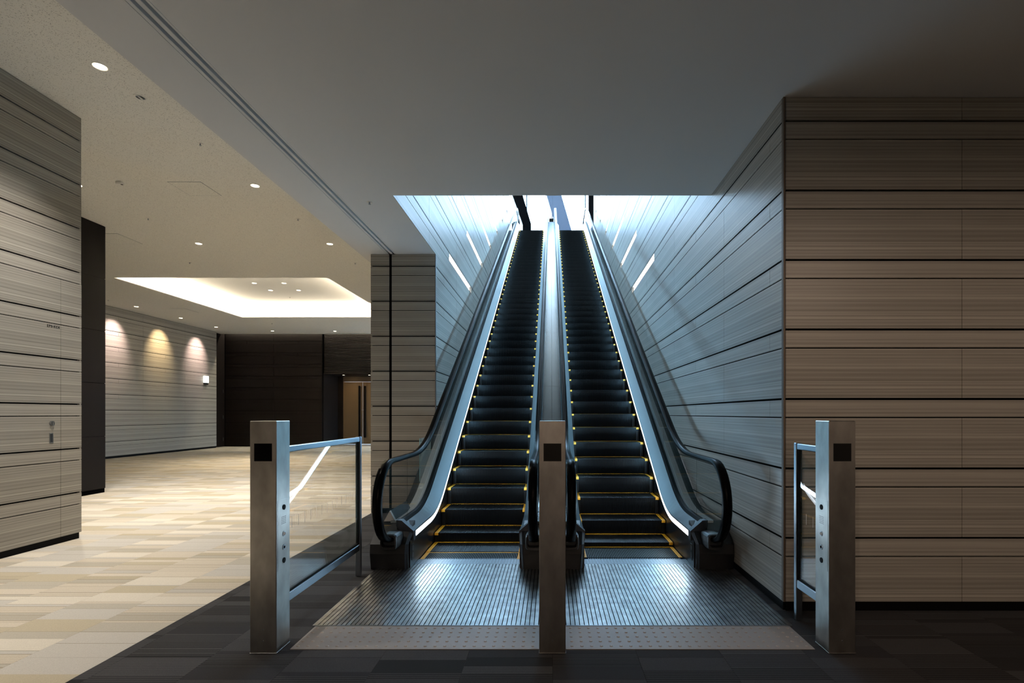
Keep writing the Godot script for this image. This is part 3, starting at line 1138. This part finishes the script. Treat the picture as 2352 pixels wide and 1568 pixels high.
	struct_box("baseboard_accent", "black baseboard under the spotlit striped wall", "baseboard", V(-13.93, 0.0, 5.0), V(-13.912, 0.072, 21.31), M.black)
	# recess beside it with a dark service door
	var g := thing("wall_corner", "dark narrow wall with a flush door in the far left corner", "wall", Vector3.ZERO, "", "structure")
	boxpart(g, "face", V(-14.4, 0.0, 21.30), V(-14.06, 5.3, 22.1), M.dark_panel)
	boxpart(g, "door_leaf", V(-14.06, 0.01, 21.5), V(-14.052, 2.55, 22.02), M.dark_panel)
	for y in [0.25, 1.2, 2.3]:
		boxpart(g, "hinge", V(-14.052, y, 21.98), V(-14.04, y + 0.14, 22.0), M.frame)
	# far dark wall
	var f := thing("wall_far", "black panelled wall across the far end of the hall", "wall", Vector3.ZERO, "", "structure")
	boxpart(f, "backing", V(-14.4, 0.0, 22.13), V(-9.86, 5.3, 22.4), M.groove)
	for q in panel_rows(0.03, 5.2):
		var c2 := cuts(-14.03, -9.87, -13.1 if q[2] else -11.95, 2.2)
		for i in c2.size() - 1:
			boxpart(f, "wall_panel", V(c2[i] + 0.003, q[0], 22.1), V(c2[i + 1] - 0.003, q[1], 22.125), M.dark_panel)
	# door bay at its right: louvres above, a recess with double doors below
	var lv := thing("wall_louver", "dark horizontal slats above the bronze double doors", "wall", Vector3.ZERO, "", "structure")
	boxpart(lv, "backing", V(-9.86, 3.12, 22.26), V(-2.6, 5.3, 22.4), M.groove)
	var y := 3.15
	while y < 5.1:
		boxpart(lv, "slat", V(-9.80, y, 22.16), V(-2.6, y + 0.042, 22.22), M.louver, 0.004)
		y += 0.0655
	var bay := thing("wall_bay", "dark lined recess around the bronze double doors", "wall", Vector3.ZERO, "", "structure")
	boxpart(bay, "jamb", V(-10.05, 0.0, 22.2), V(-9.84, 3.12, 23.7), M.dark_panel)
	boxpart(bay, "soffit", V(-9.84, 3.12, 22.16), V(-2.6, 3.16, 23.9), M.dark_panel)
	boxpart(bay, "back_left", V(-9.84, 0.0, 23.68), V(-9.60, 3.12, 23.9), M.dark_panel)
	boxpart(bay, "back_right", V(-7.55, 0.0, 23.68), V(-2.6, 3.12, 23.9), M.bronze)
	boxpart(bay, "transom", V(-9.60, 2.88, 23.68), V(-7.55, 3.12, 23.9), M.bronze)
	var dd := thing("door_2", "bronze double doors with long black pull handles", "door", V(-8.70, 0, 23.70), "", "structure")
	for s in [-1.0, 1.0]:
		var leaf := boxpart(dd, "door_leaf", Vector3(s * 0.004, 0.008, 0.0), Vector3(s * 1.10, 2.875, -0.05), M.door, 0.003)
		var hd := MB.new()
		hd.bbox(Vector3(-0.05, -1.18, 0.05), Vector3(0.05, 1.20, 0.085), 0.01)
		for yy in [-1.0, 1.0]:
			hd.box(Vector3(-0.02, yy - 0.02, 0.0), Vector3(0.02, yy + 0.02, 0.055))
		part(leaf, "pull_handle", hd.mesh(), M.black, Vector3(-s * 0.427, 0.05, 0.025))
		boxpart(leaf, "lock", Vector3(-s * 0.52 - 0.012, 0.13, 0.025), Vector3(-s * 0.52 + 0.012, 0.155, 0.034), M.frame)
	# enclosing walls out of view
	struct_box("wall_hall_back", "wall closing the hall behind the dark column", "wall", V(-14.4, 0.0, 4.6), V(-6.2, HALL, 5.0), M.panel)
	struct_box("wall_hall_end", "wall closing the left hall behind the camera", "wall", V(-6.2, 0.0, -5.3), V(-5.3, HALL, -5.0), M.panel)

func build_hall_things() -> void:
	downlight(-4.40, HALL, 5.0, "lit downlight closest to the camera, at the upper left corner of the photo", 12.5)
	downlight(-4.40, HALL, 7.62, "lit downlight right of the square ceiling hatch, near the grey ceiling edge", 12.5)
	downlight(-4.42, HALL, 10.24, "lit downlight farthest along the grey ceiling edge, above the recess corner", 15.0)
	downlight(-7.02, HALL, 10.22, "lit downlight alone above the middle of the lit recess", 15.0)
	downlight(-4.40, HALL, 2.38, "downlight of the hall overhead beside the camera", 9.0)
	downlight(-4.40, HALL, -0.24, "downlight of the hall behind the camera", 8.0)
	downlight(-7.02, HALL, 7.6, "downlight hidden behind the grey striped wall", 15.0)
	downlight(-11.43, HALL, 21.05, "lit downlight before the black far wall, above its middle", 2.0, WARM, 30.0)
	downlight(-8.89, HALL, 21.1, "lit downlight before the louvres over the double doors", 2.0, WARM, 30.0)
	var aim := Vector3(-0.62, -0.80, 0.0)
	downlight(-13.13, HALL, 16.25, "lit spotlight over the spotlit wall, beside the dark column", 12.0, Color(1.0, 0.88, 0.85), 30.0, aim)
	downlight(-13.13, HALL, 18.2, "lit spotlight over the middle of the spotlit wall, throwing a yellowish scallop", 10.0, Color(1.0, 0.87, 0.66), 30.0, aim)
	downlight(-13.12, HALL, 20.1, "lit spotlight over the far end of the spotlit wall", 12.0, Color(1.0, 0.88, 0.85), 30.0, aim)
	var where := ["near left", "near right", "far left", "far right"]
	var i := 0
	for e in [[-8.62, 14.9], [-7.76, 14.9], [-8.62, 15.77], [-7.76, 15.77]]:
		downlight(e[0], 5.2, e[1], "%s of the four downlights inside the lit ceiling recess" % where[i], 7.0, Color(1.0, 0.92, 0.80), 40.0, Vector3.DOWN, 0.07, "four downlights in the recess")
		i += 1
	downlight(-9.2, 3.12, 22.75, "small downlight over the left leaf of the double doors", 0.5, Color(1.0, 0.80, 0.56), 60.0, Vector3(0, -0.8, -0.6), 0.06, "downlights over the double doors")
	downlight(-8.06, 3.12, 22.75, "small downlight over the right leaf of the double doors", 0.5, Color(1.0, 0.80, 0.56), 60.0, Vector3(0, -0.8, -0.6), 0.06, "downlights over the double doors")
	# slot light at the top of the far wall
	var sl := thing("slot_light", "light strip hidden above the top edge of the black far wall", "light strip", V(-8.4, 5.16, 22.05))
	boxpart(sl, "tube", Vector3(-5.5, 0.0, -0.02), Vector3(5.5, 0.03, 0.02), M.cove)
	area(sl, Vector3(0, -0.01, 0), Vector3.DOWN, Vector3.RIGHT, Vector2(11.0, 0.04), 20.0, Color(1.0, 0.95, 0.84))
	# unlit emergency light
	var em := thing("emergency_light", "unlit round recessed light between two ceiling fittings, upper left", "light", V(-4.40, HALL, 5.49))
	var b := MB.new()
	b.lathe(Vector3.ZERO, [Vector2(0.043, 0.0), Vector2(0.044, -0.004), Vector2(0.052, -0.006), Vector2(0.062, -0.004), Vector2(0.062, 0.0)], 26)
	part(em, "trim_ring", b.mesh(), M.ring)
	var dish := MB.new()
	dish.lathe(Vector3.ZERO, [Vector2(0.0, -0.001), Vector2(0.030, -0.0015), Vector2(0.043, -0.003)], 20)
	part(em, "reflector", dish.mesh(), M.frame)
	boxpart(em, "lamp_bar", Vector3(-0.008, -0.007, -0.03), Vector3(0.008, -0.002, 0.03), M.white)
	boxpart(em, "lamp_bar", Vector3(-0.028, -0.006, -0.02), Vector3(-0.018, -0.002, 0.02), M.newel)
	boxpart(em, "lamp_bar", Vector3(0.018, -0.006, -0.02), Vector3(0.028, -0.002, 0.02), M.newel)
	ceiling_sensor(-4.40, HALL, 6.43, "sprinkler head between the unlit round light and the next downlight")
	ceiling_sensor(-6.99, HALL, 8.9, "sprinkler head below the first square ceiling hatch, by the dark column")
	ceiling_sensor(-4.41, HALL, 8.93, "sprinkler head between two downlights along the grey ceiling edge")
	ceiling_sensor(-8.1, HALL, 11.5, "sprinkler head just above the near edge of the lit recess")
	ceiling_sensor(-4.41, HALL, 11.54, "sprinkler head beside the top of the panelled pillar")
	ceiling_sensor(-13.2, HALL, 15.3, "sprinkler head over the spotlit wall next to the dark column")
	ceiling_sensor(-10.5, HALL, 19.3, "sprinkler head beyond the far edge of the lit recess")
	ceiling_sensor(-8.5, 5.2, 16.7, "sprinkler head inside the lit recess")
	ceiling_sensor(-1.965, CEIL, 5.535, "sprinkler head in the grey ceiling near the escalator opening", 0.028)
	# white detector box
	var dt := thing("detector", "small white detector box left of the square ceiling hatch", "detector", V(-6.30, HALL, 7.49))
	boxpart(dt, "body", Vector3(-0.045, -0.04, -0.03), Vector3(0.045, 0.0, 0.03), M.ring, 0.008)
	boxpart(dt, "eye", Vector3(0.02, -0.045, -0.012), Vector3(0.045, -0.038, 0.012), M.newel, 0.002)
	hatch(-5.604, -5.118, 7.485, 7.964, "square access hatch in the speckled ceiling above the dark column")
	hatch(-8.75, -8.15, 9.64, 10.24, "square access hatch beside the top of the dark column")
	hatch(-12.35, -11.80, 16.58, 17.2, "square access hatch between the spotlit wall and the recess")
	var sp := thing("ceiling_speaker", "round flush ceiling speaker above the double doors", "speaker", V(-7.75, HALL, 21.25))
	var sb := MB.new()
	sb.lathe(Vector3.ZERO, [Vector2(0.0, -0.004), Vector2(0.085, -0.004), Vector2(0.095, -0.006), Vector2(0.10, 0.0)], 24)
	part(sp, "grille", sb.mesh(), M.ring)
	# small lit sign box on the spotlit wall
	var sg := thing("wall_lamp", "small white glowing box on the spotlit striped wall", "wall lamp", V(-13.90, 2.62, 20.6))
	boxpart(sg, "shade", Vector3(0.005, 0.03, -0.10), Vector3(0.10, 0.30, 0.10), M.sign, 0.008)
	boxpart(sg, "mount", Vector3(0.0, -0.05, -0.09), Vector3(0.09, 0.03, 0.09), M.newel, 0.006)

func build_foyer_things() -> void:
	sensor_post(-1.7115, 1.0, "steel sensor post at the left end, joined to the long glass screen")
	sensor_post(-0.0005, 0.0, "steel sensor post in the middle, in front of the gap between the escalators")
	sensor_post(1.7135, -1.0, "steel sensor post at the right end, before the brown striped wall")
	glass_barrier(-1.0, 3.197, 4.475, "long framed glass screen beside the left steel post")
	glass_barrier(1.0, 3.197, 3.52, "short framed glass screen between the right steel post and the wall")
	# lamps of the foyer, in the grey ceiling behind the camera
	downlight(1.6, CEIL, -1.2, "downlight in the grey ceiling behind the camera on the right", 2.6, AMBER, 88.0, Vector3.DOWN, 0.066, "downlights of the foyer ceiling", 0.25)
	downlight(-0.9, CEIL, -1.2, "downlight in the grey ceiling behind the camera on the left", 2.6, AMBER, 88.0, Vector3.DOWN, 0.066, "downlights of the foyer ceiling", 0.25)
	downlight(4.0, CEIL, -1.2, "downlight in the grey ceiling far right behind the camera", 2.6, AMBER, 88.0, Vector3.DOWN, 0.066, "downlights of the foyer ceiling", 0.25)
	downlight(1.6, CEIL, -3.6, "downlight before the back wall on the right", 2.6, AMBER, 88.0, Vector3.DOWN, 0.066, "downlights of the foyer ceiling", 0.25)
	downlight(-0.9, CEIL, -3.6, "downlight before the back wall on the left", 2.6, AMBER, 88.0, Vector3.DOWN, 0.066, "downlights of the foyer ceiling", 0.25)
	# clear guards at the outer side of the left handrail
	var g := thing("climb_guard", "clear acrylic guard plate hanging outside the left handrail", "guard plate", V(-1.56, 0.62, 6.06))
	boxpart(g, "sheet", Vector3(-0.003, 0, 0), Vector3(0.003, 0.51, -0.54), M.acrylic)
	boxpart(g, "front_edge", Vector3(-0.0035, 0, 0.002), Vector3(0.0035, 0.51, 0.0), M.acrylic_edge)
	boxpart(g, "rear_edge", Vector3(-0.0035, 0, -0.54), Vector3(0.0035, 0.51, -0.542), M.acrylic_edge)
	boxpart(g, "bracket", Vector3(0.003, 0.10, -0.25), Vector3(0.10, 0.13, -0.28), M.frame, 0.004)
	var tn := thing("tent_sign", "white tent-folded card standing behind the left newel glass", "card", V(-1.565, 0.385, 4.98))
	var tb := MB.new()
	tb.loft([[Vector3(-0.055, 0, 0.03), Vector3(0.055, 0, 0.03), Vector3(0.0, 0.10, 0.03)], [Vector3(-0.055, 0, -0.01), Vector3(0.055, 0, -0.01), Vector3(0.0, 0.10, -0.01)]])
	part(tn, "front_face", tb.mesh(), M.white)
	var tb2 := MB.new()
	tb2.loft([[Vector3(-0.055, 0, -0.01), Vector3(0.055, 0, -0.01), Vector3(0.0, 0.10, -0.01)], [Vector3(-0.055, 0, -0.55), Vector3(0.055, 0, -0.55), Vector3(0.0, 0.10, -0.55)]])
	part(tn, "body", tb2.mesh(), M.newel)

func build_center_deck() -> void:
	var t := thing("center_deck", "steel cover panels between the two escalators", "deck panel", Vector3.ZERO)
	var edges := [4.9, 6.17, 8.22, 10.27, 12.32, 14.37, 16.42, 18.47, 20.52, 22.4]
	for s in [-1.0, 1.0]:
		for i in edges.size() - 1:
			var lo: float = edges[i] + 0.002
			var hi: float = edges[i + 1] - 0.002
			part(t, "deck_panel", swept(func(q): return [V(s * 0.0015, rim(q) - 0.05, q), V(s * 0.149, rim(q) - 0.05, q), V(s * 0.149, rim(q) - 0.004, q), V(s * 0.0015, rim(q) - 0.004, q)], lo, hi), M.center)
	part(t, "support", swept(func(q): return [V(-0.14, rim(q) - 0.3, q), V(0.14, rim(q) - 0.3, q), V(0.14, rim(q) - 0.06, q), V(-0.14, rim(q) - 0.06, q)], 4.95, 22.3), M.black)
	var e := MB.new()
	e.bbox(V(-0.10, TOP + 0.35, 22.45), V(0.10, TOP + 0.95, 22.52), 0.01)
	part(t, "end_cover", e.mesh(), M.center)
	# slim marker pole above the upper end of the deck
	var pole := thing("marker_pole", "slim pole standing at the top between the escalators", "pole", V(0.04, TOP, 23.3))
	boxpart(pole, "shaft", Vector3(-0.02, 0, -0.02), Vector3(0.02, 3.2, 0.02), M.column_steel, 0.004)
	boxpart(pole, "foot", Vector3(-0.07, 0, -0.07), Vector3(0.07, 0.02, 0.07), M.column_steel, 0.004)

func build_landing() -> void:
	# ribbed steel floor covers, three across the depth
	var names := ["front", "middle", "rear"]
	var ds := [3.442, 3.84, 4.16, 4.838]
	var n := 104
	var pitch := 3.2 / n
	for k in 3:
		var t := thing("floor_cover", "%s ribbed steel floor cover before the escalators" % names[k], "floor cover", V(0, 0, ds[k]), "ribbed steel floor covers")
		var L: float = ds[k + 1] - ds[k] - 0.002
		boxpart(t, "base", V(-1.6, 0.0, 0.0), V(1.6, 0.003, L), M.groove)
		for i in n:
			var xa := -1.6 + pitch * i
			boxpart(t, "rib", V(xa + 0.0025, 0.003, 0.0), V(xa + pitch - 0.0032, 0.0075, L), M.cover)
		if k == 0:
			boxpart(t, "edge_bar", V(-1.604, 0.0, -0.006), V(1.604, 0.0068, -0.0005), M.frame)
		for s in [-1.0, 1.0]:
			boxpart(t, "side_bar", V(s * 1.6005, 0.0, -0.004), V(s * 1.606, 0.0068, L), M.frame)
	# tactile strip
	var t := thing("tactile_strip", "pale grey tactile strip with rows of studs before the steel floor", "tactile paving", V(0, 0, 3.10))
	boxpart(t, "sheet", V(-1.585, 0.0, 0.0), V(1.585, 0.004, 0.335), M.tactile, 0.001)
	var b := MB.new()
	b.lathe(Vector3.ZERO, [Vector2(0.0, 0.0045), Vector2(0.006, 0.0045), Vector2(0.011, 0.0), Vector2(0.011, -0.001)], 10)
	var dot := b.mesh()
	for i in 53:
		for j in 5:
			part(t, "stud", dot, M.tactile_dot, V(-1.5548 + 0.0598 * i, 0.004, 0.037 + 0.0655 * j))

func build_upper_hall() -> void:
	var f := thing("floor_upper", "floor of the upper level at the head of the escalators", "floor", Vector3.ZERO, "", "structure")
	var b := MB.new()
	b.box(V(-1.72, TOP - 0.4, 21.93), V(1.72, TOP, 26.0))
	b.box(V(-9.0, TOP - 0.4, 20.2), V(-1.70, TOP, 26.0))
	b.box(V(1.70, TOP - 0.4, 20.2), V(9.0, TOP, 26.0))
	part(f, "slab", b.mesh(), M.tactile)
	struct_box("ceiling_upper", "white ceiling of the upper level over the escalator well", "ceiling", V(-9.0, 17.5, 5.1), V(9.0, 17.8, 26.2), M.white)
	struct_box("wall_upper_left", "wall at the left of the upper level", "wall", V(-9.2, TOP - 0.4, 20.0), V(-9.0, 17.8, 26.2), M.white)
	struct_box("wall_upper_right", "wall at the right of the upper level", "wall", V(9.0, TOP - 0.4, 20.0), V(9.2, 17.8, 26.2), M.white)
	struct_box("wall_upper_front", "wall above the left flank of the escalator well", "wall", V(-9.0, TOP, 20.0), V(-1.96, 17.5, 20.2), M.white)
	struct_box("wall_upper_front", "wall above the right flank of the escalator well", "wall", V(1.96, TOP, 20.0), V(9.0, 17.5, 20.2), M.white)
	# glass front
	var w := thing("window_1", "tall bright glass front at the head of the escalators", "window", Vector3.ZERO, "", "structure")
	var xs := [-9.0, -6.9, -4.9, -2.9, -1.25, 1.72, 3.7, 5.7, 7.4, 9.0]
	for i in xs.size() - 1:
		boxpart(w, "pane", V(xs[i], TOP + 0.02, 26.06), V(xs[i + 1], 17.48, 26.075), M.window_glass)
	for i in xs.size():
		boxpart(w, "mullion", V(xs[i] - 0.03, TOP, 26.0), V(xs[i] + 0.03, 17.5, 26.15), M.column_steel)
	boxpart(w, "head_rail", V(-9.0, 17.4, 26.0), V(9.0, 17.5, 26.15), M.column_steel)
	# leaning columns against the light
	var c1 := thing("column_leaning", "black bent column against the bright window, left of the escalator head", "column", V(-1.17, TOP, 24.6), "", "structure")
	var m := MB.new()
	m.loft([[Vector3(-0.20, 0, 0.2), Vector3(0.20, 0, 0.2), Vector3(0.20, 0, -0.2), Vector3(-0.20, 0, -0.2)], [Vector3(-0.20, 1.45, 0.2), Vector3(0.20, 1.45, 0.2), Vector3(0.20, 1.45, -0.2), Vector3(-0.20, 1.45, -0.2)], [Vector3(-1.62, 5.5, 0.2), Vector3(-0.98, 5.5, 0.2), Vector3(-0.98, 5.5, -0.2), Vector3(-1.62, 5.5, -0.2)]])
	part(c1, "shaft", m.mesh(), M.black_column)
	var c2 := thing("column_leaning", "blue-grey leaning column behind the gap between the escalators", "column", V(1.0, TOP, 25.2), "", "structure")
	var m2 := MB.new()
	m2.loft([[Vector3(-0.36, 0, 0.3), Vector3(0.36, 0, 0.3), Vector3(0.36, 0, -0.3), Vector3(-0.36, 0, -0.3)], [Vector3(-1.96, 5.5, 0.3), Vector3(-1.24, 5.5, 0.3), Vector3(-1.24, 5.5, -0.3), Vector3(-1.96, 5.5, -0.3)]])
	part(c2, "shaft", m2.mesh(), M.column_steel)
	var c3 := thing("column_leaning", "black column at the right edge of the bright window", "column", V(1.98, TOP, 24.6), "", "structure")
	var m3 := MB.new()
	m3.loft([[Vector3(-0.2, 0, 0.2), Vector3(0.25, 0, 0.2), Vector3(0.25, 0, -0.2), Vector3(-0.2, 0, -0.2)], [Vector3(-0.2, 5.5, 0.2), Vector3(0.25, 5.5, 0.2), Vector3(0.25, 5.5, -0.2), Vector3(-0.2, 5.5, -0.2)]])
	part(c3, "shaft", m3.mesh(), M.black_column)
